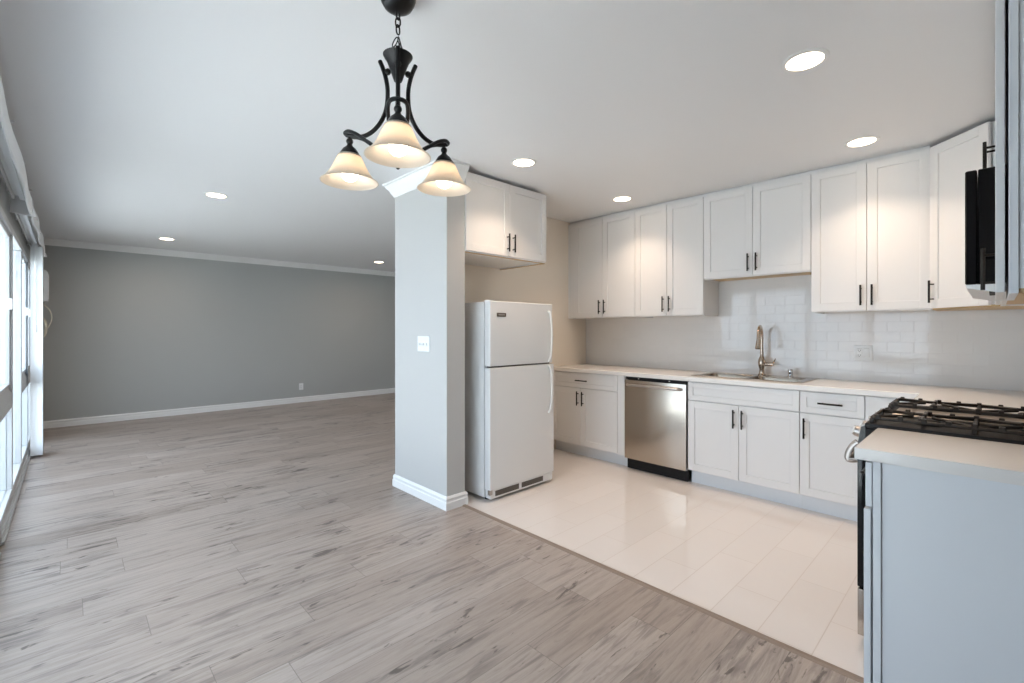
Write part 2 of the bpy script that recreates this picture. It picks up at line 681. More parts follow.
# baseboards (outward side is on the left of travel)
struct('baseboard_far', profile_run([(EX, FY-.0005), (WX, FY-.0005)], base_prof(.10)), M['trim'],
       'white baseboard along the far grey wall', 'baseboard', True)
struct('baseboard_pier', profile_run([(2.154, 2.7545), (1.9845, 2.7545), (1.9845, RY+.1405), (2.4, RY+.1405)][::-1][::-1], base_prof(.098))
       if False else profile_run([(2.4, RY+.1405), (1.9845, RY+.1405), (1.9845, 2.7545), (2.1545, 2.7545), (2.1545, 2.80)][::1], [(-o, z) for o, z in base_prof(.098)]),
       M['trim'], 'white stepped baseboard wrapping the pier beside the refrigerator', 'baseboard', True)
struct('trim_2', profile_run([(EX, FY-.0005), (WX, FY-.0005)], crown_prof(.085, .075)), M['trim'],
       'white crown moulding at the top of the far grey wall', 'crown moulding', True)
struct('trim_3', profile_run([(2.9, RY+.1405), (1.9845, RY+.1405), (1.9845, 2.7545), (2.145, 2.7545)],
                             [(-o, z) for o, z in crown_prof(.11, .075)]), M['trim'],
       'white crown moulding at the top of the pale pier', 'crown moulding', True)

# ------------------------------------------------------------------ windows


def window(name, label, y0, y1, bars, midrails):
    """y positions of mullion starts; midrails[i] true when pane i is split by a rail."""
    t = thing(name, label, 'window', (WX, (y0+y1)/2, 0), 0, None, 'structure')
    oy = (y0+y1)/2
    f0, f1 = -.07, .01
    bw = .06
    m = MB()
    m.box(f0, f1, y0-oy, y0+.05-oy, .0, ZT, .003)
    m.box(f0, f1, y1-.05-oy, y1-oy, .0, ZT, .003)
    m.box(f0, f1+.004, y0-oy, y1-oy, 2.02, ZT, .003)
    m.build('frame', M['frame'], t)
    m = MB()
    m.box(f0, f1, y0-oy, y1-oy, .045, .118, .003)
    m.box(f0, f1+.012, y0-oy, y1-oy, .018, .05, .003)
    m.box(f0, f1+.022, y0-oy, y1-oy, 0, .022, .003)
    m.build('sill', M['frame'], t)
    edges = [y0+.05]
    for b in bars:
        MB().box(f0, f1, b-oy, b+bw-oy, .118, 2.02, .003).build('mullion', M['frame'], t)
        edges += [b, b+bw]
    edges.append(y1-.05)
    for i in range(len(edges)//2):
        a, b = edges[2*i]-oy, edges[2*i+1]-oy
        MB().box(-.023, -.017, a, b, .118, 2.02).build('pane', M['glass'], t, False)
        if midrails[i]:
            r = MB().box(-.05, .008, a, b, .73, .80, .003).prism([(-.05, .80), (.008, .80), (.008, .83), (-.01, .875), (-.05, .885)], 1, a, b)
            r = r.build('rail', M['frame'], t)
            k = MB()
            for (p, q) in ((a, a+.028), (b-.028, b)):
                k.box(-.028, -.002, p, q, .885, 2.02, .002)
            k.box(-.028, -.002, a, b, 1.99, 2.02, .002)
            k.box(-.028, -.002, a, b, .885, .91, .002)
            k.build('sash', M['frame'], t)
            MB().box(-.004, .016, b-.06, b-.03, 1.46, 1.54, .003).build('latch', M['trim'], t)
    return t


window('window_2', 'tall white framed windows beyond the near blind track at far left', O2[0], O2[1], [5.085, 6.035, 6.94], [1, 0, 1, 1])
window('window_1', 'tall white framed windows beside the camera at left', O1[0], O1[1], [1.36, 2.18, 3.06], [1, 0, 0, 1])

# ------------------------------------------------------------------ cabinets


def shaker(mb, x0, x1, z0, z1, yf=-.02, t=.019, rail=.058, rec=.009):
    """door slab with a recessed centre panel, front at y = yf"""
    b = .0015
    mb.box(x0, x0+rail, yf, yf+t, z0, z1, b)
    mb.box(x1-rail, x1, yf, yf+t, z0, z1, b)
    mb.box(x0+rail-.001, x1-rail+.001, yf, yf+t, z1-rail, z1, b)
    mb.box(x0+rail-.001, x1-rail+.001, yf, yf+t, z0, z0+rail, b)
    mb.box(x0+rail-.004, x1-rail+.004, yf+rec, yf+t-.001, z0+rail-.004, z1-rail+.004)
    return mb


def bar_pull(c, vertical=True, L=.145, yf=-.02):
    mb = MB()
    x, z = c
    st = .030
    r = .0062
    if vertical:
        mb.cyl((x, yf-st, z-L/2), (x, yf-st, z+L/2), r, 12)
        for s in (-1, 1):
            mb.cyl((x, yf, z+s*.048), (x, yf-st, z+s*.048), .0045, 10)
    else:
        mb.cyl((x-L/2, yf-st, z), (x+L/2, yf-st, z), r, 12)
        for s in (-1, 1):
            mb.cyl((x+s*.048, yf, z), (x+s*.048, yf-st, z), .0045, 10)
    return mb


def front(parent, kind, x0, x1, z0, z1, pull=None, rail=.058):
    """pull = (dx from x0, dz from z0, vertical)"""
    g = .0016
    o = shaker(MB(), x0+g, x1-g, z0+g, z1-g, rail=rail).build(kind, M['cab'], parent)
    if pull:
        bar_pull((pull[0], pull[1]), pull[2]).build('handle', M['bronze'], o)['label'] = 'dark bronze bar handle'
    return o


def upper(label, loc, rot, w, d, z0, z1, splits, pulls, group='white shaker upper cabinets', under='wood_under'):
    t = thing('upper_cabinet', label, 'cabinet', loc, rot, group)
    h = z1-z0
    m = MB().box(.0005, w-.0005, .0, d, .0125, h, .001)
    m.box(.0005, w-.0005, 0, .019, 0, .0125).box(.0005, .017, .019, d, 0, .0125).box(w-.017, w-.0005, .019, d, 0, .0125)
    m.build('body', M['cab'], t)
    MB().box(.017, w-.017, .019, d, .009, .0122).build('underside', M[under], t)
    xs = [0]+splits+[w]
    for i in range(len(xs)-1):
        side = pulls[i]
        px = xs[i]+.032 if side == 'L' else xs[i+1]-.032
        front(t, 'door', xs[i], xs[i+1], .006, h, (px, .115, True))
    return t


UF = 4.11   # upper cabinet box front (doors in front of it)
R90 = -PI/2


def up_y(y0, y1, z0, z1, split, label):
    return upper(label, (UF, y0, z0), R90, y0-y1, BX-UF-.001, z0, z1, [y0-split] if split else [], ['R', 'L'] if split else ['L'])


TOP = 2.50
t = up_y(3.26, 2.4925, 1.44, TOP, 2.881, 'white two-door upper cabinet in the corner beside the refrigerator alcove')
MB().box(-(RY-.001-3.26), -.001, -.016, BX-UF-.001, 0, TOP-1.44, .001).build('filler_strip', M['cab'], t)
up_y(2.4915, 1.801, 1.44, TOP, 2.152, 'tall white two-door upper cabinet left of the short one over the sink')
up_y(1.800, .973, 1.755, TOP, 1.390, 'short white two-door upper cabinet hung above the sink')
up_y(.972, .2885, 1.44, TOP, .631, 'tall white two-door upper cabinet right of the short one over the sink')
# dark scribe line above the upper run
m = MB()
m.box(4.125, BX-.001, .30, RY-.001, TOP, H-.0005)
struct('trim_4', m, M['cab'], 'thin white filler between the sink wall upper cabinets and ceiling', 'filler')

# diagonal corner upper cabinet
rt = -math.radians(135)
A = Vector((4.09, .288))
B = Vector((3.812, .01))
w = (A-B).length
t = thing('upper_cabinet', 'diagonal white corner upper cabinet with one door beside the microwave', 'cabinet', (A.x, A.y, 1.44), rt, 'white shaker upper cabinets')
c, s_ = math.cos(-rt), math.sin(-rt)


def loc2(p):
    d = Vector(p)-A
    return (d.x*c-d.y*s_, d.x*s_+d.y*c)


poly = [loc2(p) for p in ((4.104, .287), (3.813, -.004), (3.813, SY+.001), (BX-.001, SY+.001), (BX-.001, .287))]
MB().prism(poly, 2, .012, TOP-1.44).build('body', M['cab'], t, False)
MB().prism([(x*.985+.002, y*.985+.004) for x, y in poly], 2, 0, .0118).build('underside', M['wood_under'], t, False)
front(t, 'door', .004, w-.004, .006, TOP-1.44, (.036, .115, True))

# cabinet over the refrigerator
upper('white two-door cabinet hung above the white refrigerator', (2.152, 2.765, 1.90), 0, 3.055-2.152, RY-2.766, 1.90, TOP,
      [2.609-2.152], ['R', 'L'], under='cab')
t = [o for o in COL.objects if o.get('label', '').startswith('white two-door cabinet hung above the white')][0]
MB().box(.001, .902, -.0005, .012, -.006, -.0003).box(.892, .902, .012, .583, -.006, -.0003).build('edge_strip', M['wood_under'], t)
# uppers on the range wall (fronts face the window side of the kitchen)


def up_x(x0, x1, z0, z1, split, pulls, label):
    return upper(label, (x1, -.02, z0), PI, x1-x0, .289, z0, z1, [x1-split] if split else [], pulls)


up_x(2.3455, 3.099, 1.88, TOP, 2.722, ['R', 'L'], 'short white two-door cabinet above the black microwave')
up_x(3.10, 3.811, 1.44, TOP, 3.455, ['R', 'L'], 'white two-door upper cabinet between microwave and diagonal corner cabinet')
# near end cabinet: exposed side with stile and recessed panel
t = thing('upper_cabinet', 'nearest white upper cabinet seen end-on at the right edge of the photo', 'cabinet', (2.344, -.02, 1.405), PI, 'white shaker upper cabinets')
w = 2.344-1.906
MB().box(.0005, w-.0005, .006, .025, 0, TOP-1.405, .001).build('face_frame', M['carcass'], t)
MB().box(.0005, w-.007, .025, .289, .014, TOP-1.405).build('body', M['carcass'], t, False)
MB().box(.004, w-.010, .025, .289, 0, .0138).build('underside', M['wood_under'], t, False)
front(t, 'door', 0, w, .003, TOP-1.405, (.045, .11, True))

# base cabinets on the sink wall
BF = 3.83
TK = .115
BT = .872


def base_shell(t, w, d, toe=True):
    MB().box(.0005, w-.0005, 0, d, TK, BT, .001).build('body', M['cab'], t)
    MB().box(0, w, .055, .075, 0, TK-.001).build('toe_kick', M['carcass'], t, False)


def base_y(y0, y1, label, group='white shaker base cabinets'):
    t = thing('base_cabinet', label, 'cabinet', (BF, y0, 0), R90, group)
    return t


DZ = .712
y0, y1 = RY-.001, 2.5125
w = y0-y1
t = base_y(y0, y1, 'white base cabinet with one wide drawer beside the refrigerator')
base_shell(t, w, BX-BF-.001)
front(t, 'drawer', 0, w, DZ+.004, BT-.004, (w*.5, .79, False), .042)
sp = y0-2.952
front(t, 'door', 0, sp, TK+.005, DZ, (sp-.032, .605, True))
front(t, 'door', sp, w, TK+.005, DZ, (sp+.032, .605, True))

MB().box(w+.0005, w+.0765, -.015, .47, TK, BT, .001).build('filler_panel', M['cab'], t)
MB().box(w+.0005, w+.0765, .055, .075, 0, TK-.001).build('toe_kick', M['carcass'], t, False)

y0, y1 = 1.812, .978
w = y0-y1
t = base_y(y0, y1, 'white sink base cabinet with false drawer front and two doors')
base_shell(t, w, .08)
MB().box(.0005, .018, .08, BX-BF-.001, TK, BT).build('side_panel', M['cab'], t, False)
MB().box(w-.018, w-.0005, .08, BX-BF-.001, TK, BT).build('side_panel', M['cab'], t, False)
front(t, 'drawer_front', 0, w, DZ+.004, BT-.004, None, .042)
sp = y0-1.399
front(t, 'door', 0, sp, TK+.005, DZ, (sp-.032, .605, True))
front(t, 'door', sp, w, TK+.005, DZ, (sp+.032, .605, True))

y0, y1 = .977, .598
w = y0-y1
t = base_y(y0, y1, 'narrow white base cabinet with drawer and door right of the sink cabinet')
base_shell(t, w, BX-BF-.001)
front(t, 'drawer', 0, w, DZ+.004, BT-.004, (w*.5, .794, False), .042)
front(t, 'door', 0, w, TK+.005, DZ, (.032, .605, True))

# blind corner unit: plain panel towards the room
t = base_y(.597, .30, 'plain white corner base cabinet behind the gas range')
w = .597-.306
base_shell(t, w, BX-BF-.001)
MB().box(.002, w-.002, -.02, -.001, TK+.005, BT-.004, .0015).build('front_panel', M['cab'], t)
# base between range and corner
t = thing('base_cabinet', 'white base cabinet at the far side of the gas range in the corner', 'cabinet', (BF-.005, .28, 0), PI, 'white shaker base cabinets')
w = BF-.005-3.108
base_shell(t, w, .28-SY-.001)
front(t, 'drawer', 0, w, DZ+.004, BT-.004, (w*.5, .794, False), .042)
front(t, 'door', 0, w/2, TK+.005, DZ, (w/2-.032, .605, True))
front(t, 'door', w/2, w, TK+.005, DZ, (w/2+.032, .605, True))

# near end base cabinet with exposed end panel
t = thing('base_cabinet', 'white end base cabinet nearest the camera with plain grey-white side panel', 'cabinet', (2.335, .28, 0), PI, 'white shaker base cabinets')
w = 2.335-1.906
MB().box(.0005, w-.0065, .024, .28-SY-.001, .0, BT).build('side_panel', M['carcass'], t, False)
MB().box(.0005, w, .002, .023, .0, BT, .001).build('face_frame', M['carcass'], t)
o = MB().box(0.002, w-.003, -.018, -.001, DZ+.008, BT-.006, .0015).build('drawer', M['carcass'], t)
bar_pull((w*.5, .794), False, yf=-.018).build('handle', M['bronze'], o)['label'] = 'dark bronze bar handle'
o = shaker(MB(), .002, w+.001, .02, DZ, yf=-.022).build('door', M['carcass'], t)
bar_pull((.04, .605), True).build('handle', M['bronze'], o)['label'] = 'dark bronze bar handle'

# ------------------------------------------------------------------ countertops
CT0, CT1 = .8745, .914
SKX0, SKX1, SKY0, SKY1 = 3.925, 4.30, 1.025, 1.805
m = MB()
xs = [3.104, 3.785, SKX0, SKX1, BX-.0005]
ys = [SY+.0005, .325, SKY0, SKY1, RY-.0005]
mask = [[1, 0, 0, 0], [1, 1, 1, 1], [1, 1, 0, 1], [1, 1, 1, 1]]
m.slab(xs, ys, mask, CT0, CT1)
o = m.build('countertop', M['counter'], None, False)
bv = o.modifiers.new('bevel', 'BEVEL')
bv.width = .004
bv.segments = 2
bv.limit_method = 'ANGLE'
tag(o, 'long white quartz countertop running under the backsplash and holding the sink', 'countertop', 'white countertops')
m = MB().box(1.888, 2.3385, SY+.001, .325, CT0, CT1, .004, 2)
tag(m.build('countertop', M['counter']), 'short white countertop piece on the near end base cabinet', 'countertop', 'white countertops')

# ------------------------------------------------------------------ dishwasher
t = thing('dishwasher', 'stainless steel dishwasher between white base cabinets', 'dishwasher', (3.83, 2.4315, 0), R90)
w = 2.4315-1.8165
MB().box(.006, w-.006, .03, BX-3.84, .10, .868).build('tub', M['black_matte'], t, False)
MB().box(.004, w-.004, -.004, .03, .845, .8685, .001).build('control_strip', M['black_matte'], t)
d = MB().box(.004, w-.008, -.028, .028, .104, .842, .005, 2).build('door', M['steel'], t)
m = MB()
pts = [(.04, -.030, .796), (.06, -.058, .798), (.14, -.068, .800), (w*.5, -.072, .801), (w-.15, -.068, .800), (w-.07, -.058, .798), (w-.05, -.030, .796)]
m.tube(catmull(pts, 5), .013, 12)
m.build('handle', M['silver'], d)
MB().box(.01, w-.01, .012, .03, .004, .098, .002).build('toe_panel', M['black_matte'], t)
for xx in (.14, w-.17):
    MB().cyl((xx, -.008, .857), (xx, -.003, .857), .006, 10).build('mounting_screw', M['silver'], t)

# ------------------------------------------------------------------ sink, faucet, air gap
t = thing('sink', 'stainless double bowl drop-in sink set in the countertop', 'sink', (4.13, 1.415, .914), 0)
rx0, rx1, ry0, ry1 = 3.90-4.13, 4.378-4.13, .985-1.415, 1.83-1.415
bx0, bx1 = 3.945-4.13, 4.275-4.13
bowls = [(1.045-1.415, 1.40-1.415), (1.43-1.415, 1.785-1.415)]
m = MB()
m.slab([rx0, bx0, bx1, rx1], [ry0, bowls[0][0], bowls[0][1], bowls[1][0], bowls[1][1], ry1],
       [[1]*5, [1, 0, 1, 0, 1], [1]*5], .0005, .006)
o = m.build('rim', M['steel'], t, False)
bv = o.modifiers.new('bevel', 'BEVEL')
bv.width = .003
bv.segments = 2
bv.limit_method = 'ANGLE'
for (b0, b1) in bowls:
    m = MB()
    bm = m.bm
    rings = []
    N = 8

    def rr(x0, x1, y0, y1, r, z):
        out = []
        for (cx, cy, a0) in ((x1-r, y1-r, 0), (x0+r, y1-r, PI/2), (x0+r, y0+r, PI), (x1-r, y0+r, 1.5*PI)):
            for k in range(5):
                a = a0+k*PI/8
                out.append(bm.verts.new((cx+r*math.cos(a), cy+r*math.sin(a), z)))
        return out
    for (ins, r, z) in ((-.004, .03, .005), (.001, .035, .002), (.006, .05, -.03), (.014, .06, -.15), (.035, .07, -.175), (.09, .06, -.182)):
        rings.append(rr(bx0+ins, bx1-ins, b0+ins, b1-ins, r, z))
    n = len(rings[0])
    for P, Q in zip(rings, rings[1:]):
        for k in range(n):
            bm.faces.new([P[k], P[(k+1) % n], Q[(k+1) % n], Q[k]])
    bm.faces.new(rings[-1])
    bo = m.build('bowl', M['steel_bowl'], t)
    MB().lathe([(.042, -.1815), (.040, -.178), (.030, -.180), (.010, -.1805)], ((bx0+bx1)/2, (b0+b1)/2, 0), 20).build('drain', M['chrome'], bo)

t = thing('faucet', 'tall warm nickel gooseneck faucet with pull-down spray head at the sink', 'faucet', (4.325, 1.395, .9205), math.radians(10))
m = MB().lathe([(.030, 0), (.030, .006), (.022, .014), (.019, .05), (.026, .075), (.030, .10), (.028, .13), (.020, .15), (.0145, .165), (.0145, .20)], (0, 0, 0), 20)
m.build('body', M['nickel'], t)
pts = [(0, 0, .19), (0, 0, .26), (0, 0, .325)]
for k in range(1, 13):
    a = PI*k/12*.97
    pts.append((-.095+.095*math.cos(a), 0, .325+.095*math.sin(a)))
pts += [(-.192, 0, .295)]
MB().tube(pts, .0125, 12).build('neck', M['nickel'], t)
MB().tube([(-.191, 0, .305), (-.193, 0, .28), (-.196, 0, .235), (-.197, 0, .228)], [.014, .017, .023, .019], 14).build('spray_head', M['nickel'], t)
MB().tube([(0, -.015, .095), (0, -.05, .095), (0, -.085, .096), (0, -.09, .096)], [.016, .014, .016, .010], 12).tube(
    [(0, -.082, .098), (-.01, -.095, .125), (-.016, -.105, .145)], [.007, .006, .005], 8).build('lever', M['nickel'], t)

t = thing('air_gap', 'small chrome air gap cap standing on the sink deck', 'air gap', (4.325, 1.175, .9205), 0)
MB().lathe([(.021, 0), (.021, .004), (.0175, .006), (.0175, .055), (.015, .062), (.006, .064)], (0, 0, 0), 18).build('cap', M['chrome'], t)
MB().box(-.019, -.016, -.006, .006, .02, .04, .001).build('vent_slot', M['slot'], t)

# ------------------------------------------------------------------ wall plates


def plate(name, label, cat, loc, rot, w, h, kind):
    t = thing(name, label, cat, loc, rot)
    MB().box(-w/2, w/2, -.006, -.0003, -h/2, h/2, .0025, 2).build('cover_plate', M['plastic'], t)
    return t


def receptacle(t, cx):
    o = MB().box(cx-.017, cx+.017, -.0085, -.005, -.034, .034, .002).build('receptacle', M['plastic'], t)
    m = MB()
    for zz in (.018, -.018):
        m.box(cx-.008, cx-.0055, -.0092, -.0084, zz-.004, zz+.006)
        m.box(cx+.0055, cx+.008, -.0092, -.0084, zz-.004, zz+.006)
        m.lathe([(.0028, -.0004), (.0028, .0004)], (cx, -.0088, zz-.009), 8, Matrix.Rotation(PI/2, 4, 'X'))
    m.build('slots', M['slot'], o)


t = plate('wall_outlet', 'white two-gang outlet plate with switch on the tile backsplash', 'outlet', (BX, .704, 1.131), R90, .115, .118, 0)
receptacle(t, -.023)
MB().box(.023-.017, .023+.017, -.009, -.005, -.034, .034, .002).build('rocker', M['plastic'], t)
t = plate('wall_outlet', 'small white outlet low on the far grey wall', 'outlet', (3.07, FY, .288), 0, .075, .12, 0)
receptacle(t, 0)
t = plate('light_switch', 'white three-gang toggle switch on the pale pier wall', 'light switch', (1.985, 3.052, 1.201), R90, .165, .118, 0)
for cx in (-.046, 0, .046):
    MB().box(cx-.005, cx+.005, -.016, -.005, -.012, .006, .0015).build('toggle', M['plastic'], t)

# ------------------------------------------------------------------ refrigerator
t = thing('refrigerator', 'white top-freezer refrigerator beside the pale pier', 'refrigerator', (2.298, 2.705, 0), 0)
w = .733
MB().box(0, w-.012, .004, .62, .025, 1.525, .006, 2).build('body', M['fridge'], t)


def fr_door(name, z0, z1, wd):
    return MB().box(0, wd, -.068, -.001, z0, z1, .012, 3).build(name, M['fridge'], t)


d1 = fr_door('freezer_door', 1.03, 1.53, w-.020)
d2 = fr_door('door', .09, 1.018, w)
MB().box(.03, w-.02, -.03, .01, 1.0185, 1.0295).build('gasket', M['dark_grey'], t, False)


def arc_handle(parent, z0, z1):
    xx = w-.072
    bow = .036
    pts = [(xx, -.066, z0), (xx+.002, -.066-bow*.55, z0+.018), (xx+.004, -.066-bow*.9, z0+(z1-z0)*.22), (xx+.006, -.066-bow, (z0+z1)/2),
           (xx+.004, -.066-bow*.9, z1-(z1-z0)*.22), (xx+.002, -.066-bow*.55, z1-.018), (xx, -.066, z1)]
    MB().tube(catmull(pts, 5), .0125, 12, flat=.8).build('handle', M['fridge_handle'], parent)


arc_handle(d1, 1.045, 1.465)
arc_handle(d2, .61, 1.005)
b = MB().box(.068, .165, -.0715, -.0675, 1.410, 1.440, .0015).build('badge', M['badge'], d1)
b['label'] = 'small dark grey badge'
MB().box(.085, .150, -.0722, -.0714, 1.421, 1.429, .0003).build('badge_plate', M['silver'], b)
# base grille with two dark louvre slots
g = MB().box(.012, w-.012, -.06, -.002, .022, .088, .004).build('base_grille', M['fridge'], t)
for (a, b_) in ((.06, .315), (.345, .60)):
    m = MB()
    m.box(a, b_, -.0625, -.058, .036, .078, .002)
    m.build('louvre', M['dark_grey'], g)
for xx in (.05, w-.05):
    for yy in (.02, .56):
        MB().cyl((xx, yy, 0), (xx, yy, .03), .02, 12).build('foot', M['black_matte'], t)
MB().box(.005, .05, -.05, .005, 1.5255, 1.537, .003).build('hinge_cap', M['fridge_handle'], t)
MB().box(-.0005, .045, -.055, .0, .03, .086, .003).build('hinge', M['silver'], t) if False else None
MB().box(.0, .03, -.0645, -.04, .055, .0885, .002).build('hinge', M['silver'], t)

# ------------------------------------------------------------------ gas range
gx0, gx1 = 2.345, 3.100
gw = gx1-gx0
t = thing('gas_range', 'stainless and black gas range behind the near end cabinet', 'gas range', (gx0, .37, 0), 0)


def L(y):      # world y -> local
    return y-.37


MB().box(0, gw, L(SY+.004), L(.366), .03, .905, .003).build('body', M['black_matte'], t)
MB().box(-.003, gw+.003, L(SY+.004), L(.368), .906, .926, .006, 2).build('cooktop', M['black_matte'], t)
# control panel: slanted
MB().prism([(L(.3665), .79), (L(.386), .80), (L(.390), .845), (L(.380), .905), (L(.3685), .912), (L(.3665), .905)], 0, .014, gw-.014).build('control_panel', M['steel'], t)
for xa in (0, gw-.0135):
    MB().prism([(L(.3665), .788), (L(.387), .798), (L(.391), .845), (L(.381), .908), (L(.3685), .915), (L(.3665), .905)], 0, xa, xa+.0135).build('end_cap', M['black'], t)
Rk = Matrix.Rotation(-PI/2+.28, 4, 'X')
for k in range(5):
    x = .055+k*(gw-.11)/4
    c0 = Vector((x, L(.384), .874))
    m = MB()
    m.lathe([(.027, -.001), (.027, .005), (.023, .007), (.022, .026), (.019, .029), (.004, .030)], c0, 18, Rk)
    kn = m.build('knob', M['silver'], t)
    MB().box(-.004, .004, -.019, .019, .027, .034, .001).build('knob_grip', M['silver'], kn)
    g_ = kn.children[0]
    g_.matrix_local = Matrix.Translation(c0) @ Rk
d = MB().box(.002, gw-.002, L(.367), L(.394), .25, .782, .005, 2).build('oven_door', M['black'], t)
m = MB()
hy, hz = L(.428), .765
m.cyl((.035, hy, hz), (gw-.035, hy, hz), .0135, 14)
m.build('handle', M['silver'], d)
for sx in (.022, gw-.022):
    m = MB()
    pts = [(sx, L(.395), .84), (sx, L(.412), .82), (sx, L(.426), .79), (sx, hy, hz), (sx, L(.414), .762), (sx, L(.393), .768)]
    m.tube(catmull(pts, 5), .0125, 10)
    m.build('handle_bracket', M['silver'], d)
m = MB().box(.10, gw-.10, L(.3935), L(.3955), .36, .68, .001)
m.build('window_glass', M['black'], d)
MB().box(.002, gw-.002, L(.367), L(.393), .052, .242, .004, 2).build('drawer', M['steel'], t)
for xx in (.06, gw-.06):
    for yy in (L(.30), L(-.25)):
        MB().cyl((xx, yy, 0), (xx, yy, .04), .018, 10).build('foot', M['black_matte'], t)


def grate(x0, x1):
    m = MB()
    y0, y1 = L(-.245), L(.348)
    zt, r = .962, .0075
    zb = .945
    # outer frame (square bars)
    for xx in (x0, x1):
        m.box(xx-.006, xx+.006, y0, y1, zb-.004, zt-.008, .003)
    for yy in (y0, (y0+y1)/2, y1):
        m.box(x0, x1, yy-.006, yy+.006, zb-.004, zt-.008, .003)
    # fingers over two burners
    cx = (x0+x1)/2
    for yc in ((y0+y1)/2-(y1-y0)/4, (y0+y1)/2+(y1-y0)/4):
        q = (y1-y0)/4
        for sx, sy in ((1, 1), (1, -1), (-1, 1), (-1, -1)):
            m.tube([(cx+sx*.03, yc+sy*.03, zt-.004), (cx+sx*(x1-x0)/2*.97, yc+sy*q*.95, zt-.010)], .0065, 6)
        for sx in (1, -1):
            m.box(min(cx+sx*.03, cx+sx*(x1-x0)/2), max(cx+sx*.03, cx+sx*(x1-x0)/2), yc-.006, yc+.006, zb, zt, .002)
    # raised nubs along the long rails and corner feet
    for xx in (x0, x1):
        for k in range(9):
            yy = y0+.02+(y1-y0-.04)*k/8
            m.box(xx-.008, xx+.008, yy-.008, yy+.008, zb-.002, zt+.001, .002)
        for yy in (y0, (y0+y1)/2, y1):
            m.box(xx-.006, xx+.006, yy-.008, yy+.008, .9265, zb, .002)
    return m


grate(.022, .255).build('grate', M['iron'], t)
grate(gw-.255, gw-.022).build('grate', M['iron'], t)
# centre griddle plate on a frame
m = MB().box(.275, gw-.275, L(-.235), L(.315), .9265, .940, .004)
gd = m.build('griddle', M['griddle'], t)
for x in (.138, gw-.138):
    for yc in (L(.04-.1425), L(.04+.1425)):
        m = MB().lathe([(.048, .9265), (.048, .932), (.036, .934), (.036, .944), (.030, .948), (.005, .948)], (x, yc, 0), 20)
        m.build('burner', M['black_matte'], t)

# ------------------------------------------------------------------ microwave
t = thing('microwave', 'black over-the-range microwave under the short cabinet', 'microwave', (gx0, .045, 1.455), 0)
MB().box(.001, gw-.002, L(SY+.002)+.325, -.002, .012, .4225, .003).build('body', M['black'], t)
d = MB().box(.001, gw*.74, .0, .031, .012, .4225, .004).build('door', M['black'], t)
MB().box(gw*.742, gw-.002, .0, .031, .012, .4225, .004).build('control_panel', M['black'], t)
m = MB().prism([(-.34, 0), (-.05, -.018), (.028, .0), (.030, .0115), (-.34, .0115)], 0, .003, gw-.004)
u = m.build('underside', M['plastic'], t)
m = MB()
for k in range(4):
    m.box(.02+k*.05, .05+k*.05, -.045, -.03, -.0195, -.012)
m.build('vent_slot', M['slot'], u)

# ------------------------------------------------------------------ recessed ceiling lights


def downlight(label, x, y, src=None):
    if src:
        return dup(src, (x, y, H), 0, label)
    t = thing('recessed_light', label, 'ceiling light', (x, y, H), 0, 'recessed ceiling lights')
    MB().lathe([(.095, -.0002), (.095, -.003), (.088, -.006), (.074, -.005), (.074, -.0002)], (0, 0, 0), 40, None, False, False).build('trim_ring', M['trim'], t)
    MB().lathe([(.0738, -.0002), (.0738, -.0025), (.05, -.0035), (.02, -.004)], (0, 0, 0), 40, None, False, True).build('lens', M['lens'], t)
    l = bpy.data.lights.new('lamp', 'AREA')
    l.shape = 'DISK'
    l.size = .146
    l.energy = DOWNLIGHT_WATTS
    l.color = (1, .77, .58)
    l.spread = math.radians(DOWNLIGHT_SPREAD)
    o = bpy.data.objects.new('lamp', l)
    COL.objects.link(o)
    o.parent = t
    o.location = (0, 0, -.008)
    return t


k1 = downlight('round recessed ceiling light nearest the camera over the range side of the kitchen', 2.42, .60)
downlight('round recessed ceiling light in front of the tall cabinet right of the sink', 3.72, .60, k1)
downlight('round recessed ceiling light just right of the cabinet over the refrigerator', 2.40, 2.38, k1)
downlight('round recessed ceiling light near the corner upper cabinets by the alcove', 3.72, 2.40, k1)
l1 = downlight('round recessed ceiling light nearer of two on the left living room ceiling', .97, 4.88)
[c for c in l1.children if c.type == 'LIGHT'][0].data.energy = LIVING_WATTS
[c for c in l1.children if c.type == 'LIGHT'][0].data.spread = math.radians(165)
downlight('round recessed ceiling light farther of two on the left, near the grey wall', .95, 7.65, l1)
downlight('recessed ceiling light beside the pier top near the far grey wall', 4.00, 7.60, l1)
downlight('recessed ceiling light of the living room hidden behind the pale pier', 4.00, 4.88, l1)

# ------------------------------------------------------------------ pendant chandelier
cx, cy = .864, 1.499
t = thing('chandelier', 'three-light dark bronze chandelier with frosted bell shades hanging at the top left', 'chandelier', (cx, cy, H), 0)
z = lambda w_: w_-H
MB().lathe([(.063, z(H-.0005)), (.064, z(2.505)), (.060, z(2.492)), (.050, z(2.474)), (.032, z(2.461)), (.012, z(2.455)), (.004, z(2.454))], (0, 0, 0), 32).build('canopy', M['oil_bronze'], t)


def link(mb, p, axis, L_=.034, wd=.0085, r=.0030):
    """oval chain link; p = centre, axis = direction pair (long, wide)"""
    a, b = Vector(axis[0]).normalized(), Vector(axis[1]).normalized()
    pts = []
    n = 16
    for k in range(n):
        an = 2*PI*k/n
        ca, sa = math.cos(an), math.sin(an)
        pts.append(Vector(p)+a*(L_/2*(abs(ca)**.8)*(1 if ca >= 0 else -1))+b*(wd*(abs(sa)**.9)*(1 if sa >= 0 else -1)))
    mb.tube(pts, r, 6, True)


m = MB()
th = math.radians(43.789)
right = Vector((math.cos(th), -math.sin(th), 0))
fwd = Vector((math.sin(th), math.cos(th), 0))
zz = 2.446
for k in range(3):
    link(m, (0, 0, z(zz-.027*k)), ((0, 0, 1), right if k % 2 else fwd+right*.6))
